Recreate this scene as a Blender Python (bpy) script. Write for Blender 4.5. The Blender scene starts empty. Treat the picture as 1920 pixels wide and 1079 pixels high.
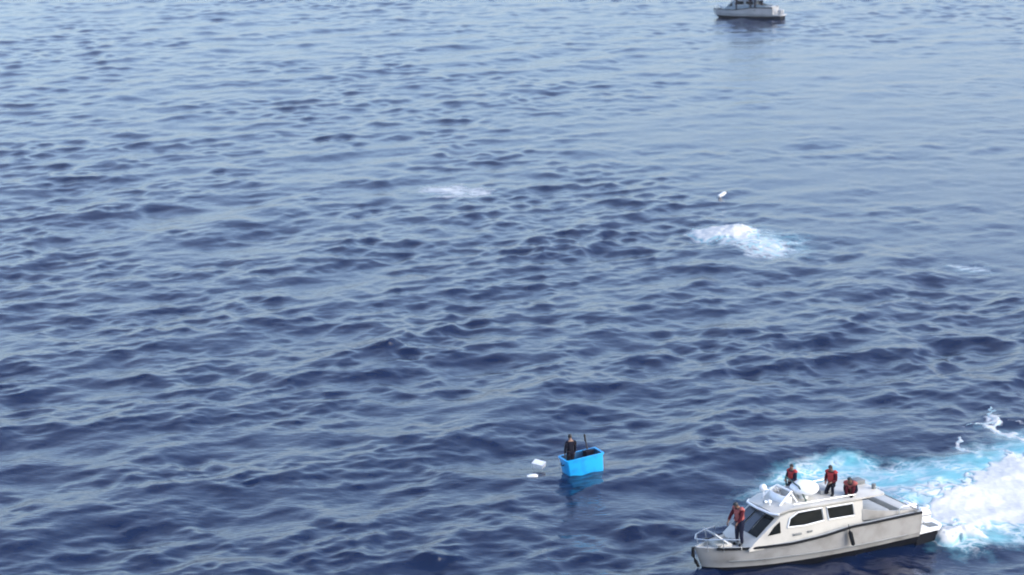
import bpy, bmesh, math, random
import numpy as np
from mathutils import Vector, Matrix, Euler

random.seed(7)
rng = np.random.default_rng(11)
SC = bpy.context.scene
COL = SC.collection
R = math.radians

# ---------------------------------------------------------------- camera, light, exposure
CAM_H = 30.8
PITCH = R(12.5)
FPX = 4330.0                       # focal length in photo pixels (1920 wide)
cam_data = bpy.data.cameras.new('camera')
cam_data.sensor_width = 36.0
cam_data.lens = 36.0 * FPX / 1920.0
cam_data.clip_start = 0.5
cam_data.clip_end = 20000
cam_data.dof.use_dof = True            # the photograph is a little out of focus everywhere
cam_data.dof.focus_distance = 40.0
cam_data.dof.aperture_fstop = 2.0
cam = bpy.data.objects.new('camera', cam_data)
cam.location = (0, 0, CAM_H)
cam.rotation_euler = (math.pi / 2 - PITCH, 0, 0)
COL.objects.link(cam)
SC.camera = cam

SUN_EL, SUN_AZ = R(29), R(108)     # azimuth clockwise from +Y: from the right, a little behind the camera
world = bpy.data.worlds.new('World')
SC.world = world
world.use_nodes = True
wn, wl = world.node_tree.nodes, world.node_tree.links
wn.clear()
w_out = wn.new('ShaderNodeOutputWorld')
w_bg = wn.new('ShaderNodeBackground')
w_bg.inputs['Strength'].default_value = 0.15
sky = wn.new('ShaderNodeTexSky')
sky.sky_type = 'NISHITA'
sky.sun_disc = False
sky.sun_elevation = SUN_EL
sky.sun_rotation = SUN_AZ
sky.air_density = 1.0
sky.dust_density = 2.2
sky.ozone_density = 3.1
# thin even cloud veil over the blue sky, a little thicker here and there
w_tc = wn.new('ShaderNodeTexCoord')
w_nz = wn.new('ShaderNodeTexNoise')
w_nz.inputs['Scale'].default_value = 2.2
w_nz.inputs['Detail'].default_value = 5
wl.new(w_tc.outputs['Generated'], w_nz.inputs['Vector'])
w_mr = wn.new('ShaderNodeMapRange')
w_mr.inputs[1].default_value = 0.3; w_mr.inputs[2].default_value = 0.7
w_mr.inputs[3].default_value = 0.10; w_mr.inputs[4].default_value = 0.40
wl.new(w_nz.outputs['Fac'], w_mr.inputs[0])
w_mx = wn.new('ShaderNodeMix'); w_mx.data_type = 'RGBA'
wl.new(w_mr.outputs[0], w_mx.inputs[0])
wl.new(sky.outputs[0], w_mx.inputs[6])
w_mx.inputs[7].default_value = (1.75, 1.95, 2.95, 1)
wl.new(w_mx.outputs[2], w_bg.inputs['Color'])
wl.new(w_bg.outputs[0], w_out.inputs['Surface'])

sun_data = bpy.data.lights.new('sun', 'SUN')
sun_data.energy = 0.85
sun_data.angle = R(50)            # overcast: the sun is spread by cloud
sun_data.color = (1.0, 0.94, 0.86)
sun = bpy.data.objects.new('sun', sun_data)
sdir = Vector((math.sin(SUN_AZ) * math.cos(SUN_EL), math.cos(SUN_AZ) * math.cos(SUN_EL), math.sin(SUN_EL)))
sun.rotation_euler = sdir.to_track_quat('Z', 'Y').to_euler()
COL.objects.link(sun)

SC.view_settings.view_transform = 'Standard'
SC.view_settings.look = 'None'
SC.view_settings.exposure = 1.55
SC.view_settings.gamma = 1.0
SC.view_settings.use_curve_mapping = False

HAZE_DENSITY = 0.00012


# ---------------------------------------------------------------- helpers
def gnd(px, py, z=0.0):
    """point of the sea seen at photo pixel (px, py)"""
    u, v = (px - 960) / FPX, (py - 539.5) / FPX
    d = Vector((u, math.cos(PITCH) - v * math.sin(PITCH), -math.sin(PITCH) - v * math.cos(PITCH)))
    return Vector((0, 0, CAM_H)) + d * ((z - CAM_H) / d.z)


def tag(o, label=None, cat=None, group=None, kind=None):
    if label: o['label'] = label
    if cat: o['category'] = cat
    if group: o['group'] = group
    if kind: o['kind'] = kind
    return o


def thing(name, label, cat, loc=(0, 0, 0), rot=(0, 0, 0), group=None):
    o = bpy.data.objects.new(name, None)
    o.empty_display_size = 0.3
    o.location = loc
    o.rotation_euler = rot
    COL.objects.link(o)
    return tag(o, label, cat, group)


def copy_tree(o, parent=None):
    c = o.copy()
    COL.objects.link(c)
    if parent: c.parent = parent
    for ch in list(o.children):
        copy_tree(ch, c)
    return c


def material(name, color, rough=0.5, var=0.12, scale=6.0, metallic=0.0, bump=0.0, spec=0.5, dirt=None):
    m = bpy.data.materials.new(name)
    m.use_nodes = True
    n, l = m.node_tree.nodes, m.node_tree.links
    b = n['Principled BSDF']
    tc = n.new('ShaderNodeTexCoord')
    nz = n.new('ShaderNodeTexNoise')
    nz.inputs['Scale'].default_value = scale
    nz.inputs['Detail'].default_value = 5
    l.new(tc.outputs['Object'], nz.inputs['Vector'])
    mx = n.new('ShaderNodeMix'); mx.data_type = 'RGBA'
    c = color
    lo = dirt if dirt else [v * (1 - var) for v in c]
    hi = [min(1, v * (1 + var * 0.5)) for v in c]
    mx.inputs[6].default_value = (*lo, 1); mx.inputs[7].default_value = (*hi, 1)
    ramp = n.new('ShaderNodeMapRange')
    ramp.inputs[1].default_value = 0.3; ramp.inputs[2].default_value = 0.55
    l.new(nz.outputs['Fac'], ramp.inputs[0])
    l.new(ramp.outputs[0], mx.inputs[0])
    l.new(mx.outputs[2], b.inputs['Base Color'])
    b.inputs['Roughness'].default_value = rough
    b.inputs['Metallic'].default_value = metallic
    b.inputs['Specular IOR Level'].default_value = spec
    if bump:
        bp = n.new('ShaderNodeBump'); bp.inputs['Strength'].default_value = bump
        bp.inputs['Distance'].default_value = 0.02
        l.new(nz.outputs['Fac'], bp.inputs['Height']); l.new(bp.outputs[0], b.inputs['Normal'])
    return m


class MB:
    """collects shapes into one mesh"""
    def __init__(self): self.bm = bmesh.new()

    def box(self, c, s, rot=None, bevel=0.0, taper=1.0):
        r = bmesh.ops.create_cube(self.bm, size=1.0)
        vs = r['verts']
        for v in vs:
            t = taper if v.co.z > 0 else 1.0
            v.co = Vector((v.co.x * s[0] * t, v.co.y * s[1] * t, v.co.z * s[2]))
        if bevel:
            es = list({e for v in vs for e in v.link_edges})
            b = bmesh.ops.bevel(self.bm, geom=es, offset=bevel, segments=2, affect='EDGES', profile=0.6)
            vs = list({v for f in b['faces'] for v in f.verts} | {v for v in vs if v.is_valid})
        M = Matrix.Translation(c) @ (Euler(rot).to_matrix().to_4x4() if rot else Matrix.Identity(4))
        for v in vs: v.co = M @ v.co
        return self

    def tube(self, pts, r, seg=8, r1=None, cap=True):
        pts = [Vector(p) for p in pts]
        rings = []
        n = len(pts)
        for i, p in enumerate(pts):
            t = (pts[min(i + 1, n - 1)] - pts[max(i - 1, 0)]).normalized()
            up = Vector((0, 0, 1)) if abs(t.z) < 0.9 else Vector((1, 0, 0))
            a = t.cross(up).normalized(); b = t.cross(a)
            rr = r if r1 is None else r + (r1 - r) * i / (n - 1)
            if isinstance(r, (list, tuple)): rr = r[i]
            rings.append([self.bm.verts.new(p + (a * math.cos(k * 2 * math.pi / seg) + b * math.sin(k * 2 * math.pi / seg)) * rr) for k in range(seg)])
        for i in range(n - 1):
            for k in range(seg):
                self.bm.faces.new((rings[i][k], rings[i][(k + 1) % seg], rings[i + 1][(k + 1) % seg], rings[i + 1][k]))
        if cap:
            self.bm.faces.new(rings[0]); self.bm.faces.new(rings[-1])
        return self

    def ellipsoid(self, c, s, rot=None, u=16, v=10):
        r = bmesh.ops.create_uvsphere(self.bm, u_segments=u, v_segments=v, radius=1.0)
        M = Matrix.Translation(c) @ (Euler(rot).to_matrix().to_4x4() if rot else Matrix.Identity(4)) @ Matrix.Diagonal((*s, 1))
        for q in r['verts']: q.co = M @ q.co
        return self

    def loft(self, rows, close_u=False, cap=False):
        g = [[self.bm.verts.new(p) for p in row] for row in rows]
        for i in range(len(g) - 1):
            m = len(g[i])
            for k in range(m if close_u else m - 1):
                q = (g[i][k], g[i][(k + 1) % m], g[i + 1][(k + 1) % m], g[i + 1][k])
                if len({id(v) for v in q}) == 4: self.bm.faces.new(q)
        if cap:
            self.bm.faces.new(g[0]); self.bm.faces.new(g[-1])
        return self

    def prism(self, poly, axis_off, bevel=0.0):
        """poly: points in 3D, extruded by axis_off"""
        a = [self.bm.verts.new(p) for p in poly]
        b = [self.bm.verts.new(Vector(p) + Vector(axis_off)) for p in poly]
        fs = [self.bm.faces.new(a), self.bm.faces.new(b[::-1])]
        for i in range(len(a)):
            fs.append(self.bm.faces.new((a[i], b[i], b[(i + 1) % len(a)], a[(i + 1) % len(a)])))
        if bevel:
            es = list({e for f in fs for e in f.edges})
            bmesh.ops.bevel(self.bm, geom=es, offset=bevel, segments=2, affect='EDGES', profile=0.6)
        return self

    def build(self, name, mat, parent=None, smooth=True, weld=True, angle=40):
        if weld: bmesh.ops.remove_doubles(self.bm, verts=self.bm.verts, dist=1e-4)
        bmesh.ops.recalc_face_normals(self.bm, faces=self.bm.faces)
        me = bpy.data.meshes.new(name)
        self.bm.to_mesh(me); self.bm.free()
        me.materials.append(mat)
        if smooth:
            me.polygons.foreach_set('use_smooth', [True] * len(me.polygons))
            me.set_sharp_from_angle(angle=R(angle))
        o = bpy.data.objects.new(name, me)
        COL.objects.link(o)
        if parent: o.parent = parent
        return o


# ---------------------------------------------------------------- numpy noise
def vnoise(x, y, seed):
    g = np.random.default_rng(seed).random((256, 256)).astype(np.float32)
    xi, yi = np.floor(x).astype(int), np.floor(y).astype(int)
    fx, fy = x - xi, y - yi
    fx = fx * fx * fx * (fx * (fx * 6 - 15) + 10); fy = fy * fy * fy * (fy * (fy * 6 - 15) + 10)
    a, b = g[yi % 256, xi % 256], g[yi % 256, (xi + 1) % 256]
    c, d = g[(yi + 1) % 256, xi % 256], g[(yi + 1) % 256, (xi + 1) % 256]
    return (a * (1 - fx) + b * fx) * (1 - fy) + (c * (1 - fx) + d * fx) * fy


def fbm(x, y, seed, octaves=4, gain=0.5):
    s, a, t = 0, 1.0, 0
    for o in range(octaves):
        s = s + a * vnoise(x * 2 ** o + 13.7 * o, y * 2 ** o + 7.1 * o, seed + o); t += a; a *= gain
    return s / t


def worley(x, y, seed):
    """distance to cell walls (F2-F1): small along a net of lines"""
    g = np.random.default_rng(seed).random((64, 64, 2))
    xi, yi = np.floor(x).astype(int), np.floor(y).astype(int)
    f1 = np.full(x.shape, 9.0); f2 = np.full(x.shape, 9.0)
    for dy in (-1, 0, 1):
        for dx in (-1, 0, 1):
            p = g[(yi + dy) % 64, (xi + dx) % 64]
            d = np.hypot(xi + dx + p[..., 0] - x, yi + dy + p[..., 1] - y)
            f2 = np.minimum(np.maximum(f1, d), f2); f1 = np.minimum(f1, d)
    return f2 - f1


def sstep(a, b, x):
    t = np.clip((x - a) / (b - a), 0, 1)
    return t * t * (3 - 2 * t)


def capsule(X, Y, p, q, r0, r1, soft):
    """1 inside a capsule from p to q with radii r0..r1, fading over soft (world metres)"""
    px, py, qx, qy = p[0], p[1], q[0], q[1]
    k = 0.62                           # patches are longer along y than across
    Y, py, qy = Y * k, py * k, qy * k
    dx, dy = qx - px, qy - py
    t = np.clip(((X - px) * dx + (Y - py) * dy) / max(dx * dx + dy * dy, 1e-6), 0, 1)
    d = np.hypot(X - px - t * dx, Y - py - t * dy) - (r0 + (r1 - r0) * t)
    return 1 - sstep(-soft, soft, d)


# ---------------------------------------------------------------- the sea
MAIN_DIR = R(-50)                 # travel direction of the chop
def spectrum(lams, slope, spread, k):
    r = np.random.default_rng(k)
    ks, cs = [], []
    for lam in lams:
        th = MAIN_DIR + r.normal(0, spread)
        kk = 2 * math.pi / lam
        ks.append((kk * math.cos(th), kk * math.sin(th)))
        cs.append(slope / kk * np.exp(1j * r.uniform(0, 2 * math.pi)) * r.rayleigh(0.8))
    return np.array(ks), np.array(cs)


_r = np.random.default_rng(5)
LONG = spectrum(np.exp(_r.uniform(math.log(4.5), math.log(13), 60)), 0.0118, 0.60, 12)
MID = spectrum(np.exp(_r.uniform(math.log(1.5), math.log(4.5), 150)), 0.0142, 0.85, 9)
SHORT = spectrum(np.exp(_r.uniform(math.log(0.55), math.log(1.5), 200)), 0.0100, 0.80, 3)


def sea_mods(X, Y):
    """gust patches and slicks: amplitude factors of the mid and short waves"""
    g = fbm(X / 17.0, Y / 26.0, 101, 3)
    g2 = fbm(X / 5.5 + 3, Y / 5.0, 111, 3)
    gust = (0.55 + 0.75 * sstep(0.32, 0.68, g)) * (0.50 + 1.25 * sstep(0.30, 0.66, g2))
    sl = 0
    for (a, b, ra, rb, so) in SLICKS:
        sl = np.maximum(sl, capsule(X, Y, a, b, ra, rb, so))
    dk = 0
    for (a, b, ra, rb, so) in ROUGH:
        dk = np.maximum(dk, capsule(X, Y, a, b, ra, rb, so))
    calm = 1.15 - 0.40 * sstep(90, 130, Y) - 0.14 * sstep(170, 300, Y)
    fine = 1 - 0.85 * sstep(140, 260, Y)
    gust = 1.25 * np.tanh(gust / 1.25)
    return (gust * (1 - 0.72 * sl) + 0.6 * dk) * calm, (gust * (1 - 0.75 * sl) + 0.6 * dk) * calm * fine, (1 - 0.6 * sl + .7 * dk) * calm


SLICKS = [(gnd(1520, 425), gnd(1980, 480), 3.5, 6, 4), (gnd(1420, 335), gnd(1990, 350), 9, 12, 8),
          (gnd(1260, 240), gnd(1990, 220), 11, 14, 12), (gnd(1480, 130), gnd(1990, 120), 10, 12, 14)]
ROUGH = [(gnd(1050, 485), gnd(1300, 425), 4.5, 4, 5), (gnd(1300, 530), gnd(1950, 610), 4.5, 6, 5), (gnd(1480, 660), gnd(1980, 700), 5, 7, 5),
         (gnd(640, 660), gnd(860, 640), 2, 2.5, 3),
         (gnd(1170, 335), gnd(1320, 395), 3, 3.5, 4)]


LEAN = 0.8
def waves(xs, ys):
    """heights and horizontal displacement on the grid xs × ys"""
    X, Y = np.meshgrid(xs, ys)
    mm, ms, ml = sea_mods(X, Y)
    h = np.zeros(X.shape); hx = np.zeros(X.shape); hy = np.zeros(X.shape)
    far = np.maximum(np.abs(X) - 95, 0) / 60 + np.maximum(Y - 345, 0) / 60 + np.maximum(80 - Y, 0) / 12
    for (ks, cs), mod, chop, fk in ((LONG, ml, 1.0, 0.35), (MID, mm, 0.5, 1.5), (SHORT, ms, 0.5, 4)):
        A = np.exp(1j * np.outer(ys, ks[:, 1])) * cs
        B = np.exp(1j * np.outer(ks[:, 0], xs))
        mod = mod * np.exp(-far * fk)
        H = A @ B
        n = np.hypot(ks[:, 0], ks[:, 1])
        h += mod * H.real
        hx += -chop * mod * ((A * (ks[:, 0] / n)) @ B).imag * -1
        hy += -chop * mod * ((A * (ks[:, 1] / n)) @ B).imag * -1
    # crests lean forward, so that the fronts are steeper than the backs
    return X, Y, h, -hx + LEAN * h * math.cos(MAIN_DIR), -hy + LEAN * h * math.sin(MAIN_DIR)


# foam: capsules (from, to, r, r, softness, strength) – white foam, and aerated turquoise water
FOAM = [
    (gnd(1772, 965), gnd(1990, 915), 1.2, 3.2, 1.0, 1.0),
    (gnd(1800, 960), gnd(1990, 945), 0.9, 1.6, 0.6, 0.95),
    (gnd(1850, 905), gnd(2050, 880), 1.1, 2.2, 1.0, 1.0),
    (gnd(1630, 920), gnd(1800, 935), 0.5, 1.2, 0.8, 0.82),
    (gnd(1500, 872), gnd(1575, 862), 0.25, 0.45, 0.6, 0.62),
    (gnd(1560, 868), gnd(1640, 890), 0.25, 0.4, 0.5, 0.55),
    (gnd(1772, 1015), gnd(1830, 1000), 0.55, 0.5, 0.35, 1.0),
    (gnd(1830, 990), gnd(1930, 965), 0.4, 0.5, 0.4, 0.85),
    (gnd(1860, 778), gnd(1872, 800), 0.20, 0.16, 0.2, 1.0),
    (gnd(1826, 794), gnd(1862, 790), 0.14, 0.18, 0.2, 0.95),
    (gnd(1862, 800), gnd(1925, 828), 0.2, 0.18, 0.2, 1.0),
    (gnd(1789, 822), gnd(1796, 838), 0.11, 0.11, 0.16, 0.9),
    (gnd(1796, 838), gnd(1816, 852), 0.11, 0.17, 0.16, 0.9),
    (gnd(1800, 803), gnd(1828, 793), 0.06, 0.1, 0.14, 0.75),
    (gnd(1856, 762), gnd(1852, 786), 0.06, 0.1, 0.14, 0.8),
    (gnd(1893, 788), gnd(1925, 800), 0.06, 0.08, 0.14, 0.72),
    (gnd(1878, 845), gnd(1898, 868), 0.16, 0.25, 0.18, 0.95),
]
AERATED = [
    (gnd(1480, 885), gnd(1600, 870), 0.7, 1.3, 1.2, 0.9),
    (gnd(1600, 905), gnd(1800, 905), 1.4, 2.6, 1.8, 1.0),
    (gnd(1690, 930), gnd(2000, 900), 1.6, 4.5, 2.0, 1.0),
    (gnd(1400, 930), gnd(1500, 895), 0.5, 0.8, 1.2, 0.45),
    (gnd(1800, 1010), gnd(1960, 960), 1.2, 2.0, 1.2, 0.7),
    (gnd(1850, 800), gnd(1920, 830), 1.0, 1.5, 1.5, 0.25),
]
CAP_A = [(gnd(1322, 440), gnd(1380, 438), 1.3, 1.6, 1.0, 1.0), (gnd(1380, 443), gnd(1392, 450), 1.3, 1.1, 0.8, 0.9),
         (gnd(1385, 452), gnd(1440, 462), 2.2, 2.4, 1.6, 0.66), (gnd(1400, 432), gnd(1450, 436), 0.8, 0.8, 1.2, 0.5)]
CAP_B = [(gnd(808, 356), gnd(850, 358), 1.2, 1.7, 1.3, 0.62), (gnd(888, 360), gnd(896, 364), 1.3, 1.4, 1.1, 0.62),
         (gnd(830, 372), gnd(892, 370), 0.6, 0.7, 0.8, 0.62), (gnd(845, 350), gnd(866, 344), 0.4, 0.4, 0.6, 0.5)]
CAP_C = [(gnd(1800, 500), gnd(1840, 503), 0.7, 0.8, 0.9, 0.60)]
AERATED_FAR = [(gnd(1370, 445), gnd(1450, 455), 2.6, 3.0, 2.4, 0.45), (gnd(815, 362), gnd(890, 364), 1.2, 1.2, 1.6, 0.3),
               (gnd(1800, 502), gnd(1840, 503), 0.8, 0.9, 1.2, 0.4)]


def field(X, Y, caps):
    wx = X + 0.9 * (fbm(X / 1.3, Y / 1.6, 31, 3) - 0.5) + 0.3 * (fbm(X / .3, Y / .35, 41, 2) - 0.5)
    wy = Y + 1.6 * (fbm(X / 1.3, Y / 1.6, 51, 3) - 0.5) + 0.5 * (fbm(X / .3, Y / .35, 61, 2) - 0.5)
    f = np.zeros(X.shape)
    for (p, q, a, b, so, st) in caps:
        f = np.maximum(f, st * capsule(wx, wy, p, q, a, b, so))
    return f


def axis(pts):
    """pts: list of (value, spacing) – a graded axis"""
    out = [pts[0][0]]
    for (a, sa), (b, sb) in zip(pts[:-1], pts[1:]):
        v = a
        while v < b - 1e-6:
            t = (v - a) / (b - a)
            v += sa + (sb - sa) * t
            out.append(min(v, b))
    o = [out[0]]
    for v in out[1:]:
        if v - o[-1] > 1e-3: o.append(v)
    return np.array(o)


xs = axis([(0, 0.13), (24, 0.13), (90, 0.30), (130, 3), (400, 30), (3000, 300)])
xs = np.concatenate([-xs[:0:-1], xs])
ys = axis([(-300, 60), (-20, 8), (62, 2.0), (83, 0.15), (100, 0.15), (170, 0.30), (330, 0.62), (365, 1.0), (480, 6), (900, 40), (3200, 300)])
X, Y, Hh, Dx, Dy = waves(xs, ys)
foam_w = field(X, Y, FOAM + CAP_A + CAP_B + CAP_C)
aer = field(X, Y, AERATED + AERATED_FAR)
# the far small wavelengths die out where the grid cannot carry them
P = np.stack([X + Dx, Y + Dy, Hh], -1).reshape(-1, 3).astype(np.float32)


def grid_mesh(name, P, nx, ny, keep=None):
    i = np.arange(nx * ny).reshape(ny, nx)
    q = np.stack([i[:-1, :-1], i[:-1, 1:], i[1:, 1:], i[1:, :-1]], -1).reshape(-1, 4)
    if keep is not None:
        q = q[keep.reshape(-1)]
        used, inv = np.unique(q, return_inverse=True)
        P = P[used]; q = inv.reshape(-1, 4)
    else:
        used = None
    me = bpy.data.meshes.new(name)
    me.vertices.add(len(P)); me.vertices.foreach_set('co', P.ravel().astype(np.float32))
    me.loops.add(q.size); me.loops.foreach_set('vertex_index', q.ravel().astype(np.int32))
    me.polygons.add(len(q)); me.polygons.foreach_set('loop_start', np.arange(0, q.size, 4, dtype=np.int32))
    me.polygons.foreach_set('use_smooth', np.ones(len(q), bool))
    me.update(); me.validate()
    return me, used


me, _ = grid_mesh('sea', P, len(xs), len(ys))
for nm, arr in (('aerated', aer), ('foam', foam_w)):
    at = me.attributes.new(nm, 'FLOAT', 'POINT')
    at.data.foreach_set('value', arr.ravel().astype(np.float32))


def sea_material():
    m = bpy.data.materials.new('sea_water'); m.use_nodes = True
    n, l = m.node_tree.nodes, m.node_tree.links
    b = n['Principled BSDF']
    geo = n.new('ShaderNodeNewGeometry')
    a1 = n.new('ShaderNodeAttribute'); a1.attribute_name = 'aerated'
    a2 = n.new('ShaderNodeAttribute'); a2.attribute_name = 'foam'
    nz = n.new('ShaderNodeTexNoise'); nz.inputs['Scale'].default_value = 1.1; nz.inputs['Detail'].default_value = 6
    nz.inputs['Roughness'].default_value = 0.6
    l.new(geo.outputs['Position'], nz.inputs['Vector'])
    # slow drift of the water's own colour
    nb = n.new('ShaderNodeTexNoise'); nb.inputs['Scale'].default_value = 0.045; nb.inputs['Detail'].default_value = 2
    l.new(geo.outputs['Position'], nb.inputs['Vector'])
    deep = n.new('ShaderNodeMix'); deep.data_type = 'RGBA'
    deep.inputs[6].default_value = (0.0006, 0.0066, 0.034, 1); deep.inputs[7].default_value = (0.0008, 0.0092, 0.036, 1)
    l.new(nb.outputs['Fac'], deep.inputs[0])
    def mr(src, a, bb):
        r = n.new('ShaderNodeMapRange'); r.interpolation_type = 'SMOOTHSTEP'
        r.inputs[1].default_value = a; r.inputs[2].default_value = bb
        l.new(src, r.inputs[0]); return r.outputs[0]
    def math_(op, x, y):
        q = n.new('ShaderNodeMath'); q.operation = op
        for i, v in enumerate((x, y)):
            if isinstance(v, (int, float)): q.inputs[i].default_value = v
            else: l.new(v, q.inputs[i])
        return q.outputs[0]
    nzc = math_('MULTIPLY', math_('SUBTRACT', nz.outputs['Fac'], 0.5), 0.9)
    turq = mr(math_('ADD', a1.outputs['Fac'], math_('MULTIPLY', nzc, mr(a1.outputs['Fac'], 0.0, 0.3))), 0.12, 1.0)
    c1 = n.new('ShaderNodeMix'); c1.data_type = 'RGBA'
    l.new(turq, c1.inputs[0]); l.new(deep.outputs[2], c1.inputs[6]); c1.inputs[7].default_value = (0.14, 0.42, 0.47, 1)
    fo = mr(math_('ADD', a2.outputs['Fac'], math_('MULTIPLY', nzc, mr(a2.outputs['Fac'], 0.0, 0.3))), 0.30, 0.95)
    # torn net of foam threads over the aerated water
    wp = n.new('ShaderNodeVectorMath'); wp.operation = 'MULTIPLY_ADD'
    l.new(nz.outputs['Color'], wp.inputs[0]); wp.inputs[1].default_value = (1.6, 1.6, 0.0); l.new(geo.outputs['Position'], wp.inputs[2])
    vo = n.new('ShaderNodeTexVoronoi'); vo.feature = 'DISTANCE_TO_EDGE'; vo.inputs['Scale'].default_value = 1.0
    l.new(wp.outputs[0], vo.inputs['Vector'])
    vo2 = n.new('ShaderNodeTexVoronoi'); vo2.feature = 'DISTANCE_TO_EDGE'; vo2.inputs['Scale'].default_value = 2.7
    l.new(wp.outputs[0], vo2.inputs['Vector'])
    th = math_('MAXIMUM', math_('SUBTRACT', 1.0, mr(vo.outputs['Distance'], 0.0, 0.16)), math_('MULTIPLY', math_('SUBTRACT', 1.0, mr(vo2.outputs['Distance'], 0.0, 0.16)), 0.7))
    n3 = n.new('ShaderNodeTexNoise'); n3.inputs['Scale'].default_value = 0.55; n3.inputs['Detail'].default_value = 3
    l.new(geo.outputs['Position'], n3.inputs['Vector'])
    th = math_('MULTIPLY', math_('MULTIPLY', th, mr(n3.outputs['Fac'], 0.40, 0.66)), mr(a1.outputs['Fac'], 0.15, 0.75))
    fo = math_('MAXIMUM', fo, math_('MULTIPLY', th, 0.9))
    c2 = n.new('ShaderNodeMix'); c2.data_type = 'RGBA'
    l.new(fo, c2.inputs[0]); l.new(c1.outputs[2], c2.inputs[6]); c2.inputs[7].default_value = (0.72, 0.71, 0.69, 1)
    l.new(c2.outputs[2], b.inputs['Base Color'])
    rr = n.new('ShaderNodeMapRange'); rr.inputs[3].default_value = 0.10; rr.inputs[4].default_value = 0.6
    l.new(math_('MAXIMUM', fo, math_('MULTIPLY', turq, 0.6)), rr.inputs[0]); l.new(rr.outputs[0], b.inputs['Roughness'])
    b.inputs['IOR'].default_value = 1.333
    # capillary ripples
    mp = n.new('ShaderNodeMapping'); mp.inputs['Scale'].default_value = (1.0, 1.6, 1.0)
    mp.inputs['Rotation'].default_value = (0, 0, MAIN_DIR + math.pi / 2)
    l.new(geo.outputs['Position'], mp.inputs['Vector'])
    n2 = n.new('ShaderNodeTexNoise'); n2.inputs['Scale'].default_value = 2.6; n2.inputs['Detail'].default_value = 4
    l.new(mp.outputs[0], n2.inputs['Vector'])
    bp = n.new('ShaderNodeBump'); bp.inputs['Strength'].default_value = 0.55; bp.inputs['Distance'].default_value = 0.05
    l.new(n2.outputs['Fac'], bp.inputs['Height']); l.new(bp.outputs[0], b.inputs['Normal'])
    return m


SEA_MAT = sea_material()
me.materials.append(SEA_MAT)
sea = bpy.data.objects.new('sea', me)
COL.objects.link(sea)
tag(sea, 'choppy deep blue open sea filling the whole view', 'sea', kind='structure')

# ---------------------------------------------------------------- haze
def haze_box():
    m = bpy.data.materials.new('sea_haze'); m.use_nodes = True
    n, l = m.node_tree.nodes, m.node_tree.links
    n.remove(n['Principled BSDF'])
    v = n.new('ShaderNodeVolumePrincipled')
    v.inputs['Color'].default_value = (0.86, 0.92, 1.0, 1)
    v.inputs['Density'].default_value = HAZE_DENSITY
    v.inputs['Anisotropy'].default_value = 0.0
    l.new(v.outputs[0], n['Material Output'].inputs['Volume'])
    b = MB(); b.box((0, 1450, 14.5), (6400, 3800, 35.0))
    o = b.build('haze', m, smooth=False)
    tag(o, 'thin pale blue sea haze over the water', 'haze', kind='stuff')
if HAZE_DENSITY > 0: haze_box()


# ---------------------------------------------------------------- raised foam on the water
def foam_material():
    m = bpy.data.materials.new('foam'); m.use_nodes = True
    n, l = m.node_tree.nodes, m.node_tree.links
    b = n['Principled BSDF']
    geo = n.new('ShaderNodeNewGeometry')
    nz = n.new('ShaderNodeTexNoise'); nz.inputs['Scale'].default_value = 5; nz.inputs['Detail'].default_value = 6
    l.new(geo.outputs['Position'], nz.inputs['Vector'])
    mx = n.new('ShaderNodeMix'); mx.data_type = 'RGBA'
    mx.inputs[6].default_value = (0.40, 0.42, 0.42, 1); mx.inputs[7].default_value = (0.66, 0.65, 0.62, 1)
    l.new(nz.outputs['Fac'], mx.inputs[0])
    at = n.new('ShaderNodeAttribute'); at.attribute_name = 'froth'
    mr = n.new('ShaderNodeMapRange'); mr.interpolation_type = 'SMOOTHSTEP'; mr.inputs[2].default_value = 1.0
    l.new(at.outputs['Fac'], mr.inputs[0])
    m2 = n.new('ShaderNodeMix'); m2.data_type = 'RGBA'
    m2.inputs[6].default_value = (0.22, 0.40, 0.44, 1)
    l.new(mr.outputs[0], m2.inputs[0]); l.new(mx.outputs[2], m2.inputs[7])
    l.new(m2.outputs[2], b.inputs['Base Color'])
    b.inputs['Roughness'].default_value = 0.75
    b.inputs['Subsurface Weight'].default_value = 0.0
    bp = n.new('ShaderNodeBump'); bp.inputs['Strength'].default_value = 0.5; bp.inputs['Distance'].default_value = 0.04
    l.new(nz.outputs['Fac'], bp.inputs['Height']); l.new(bp.outputs[0], b.inputs['Normal'])
    return m


FOAM_MAT = foam_material()


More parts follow.
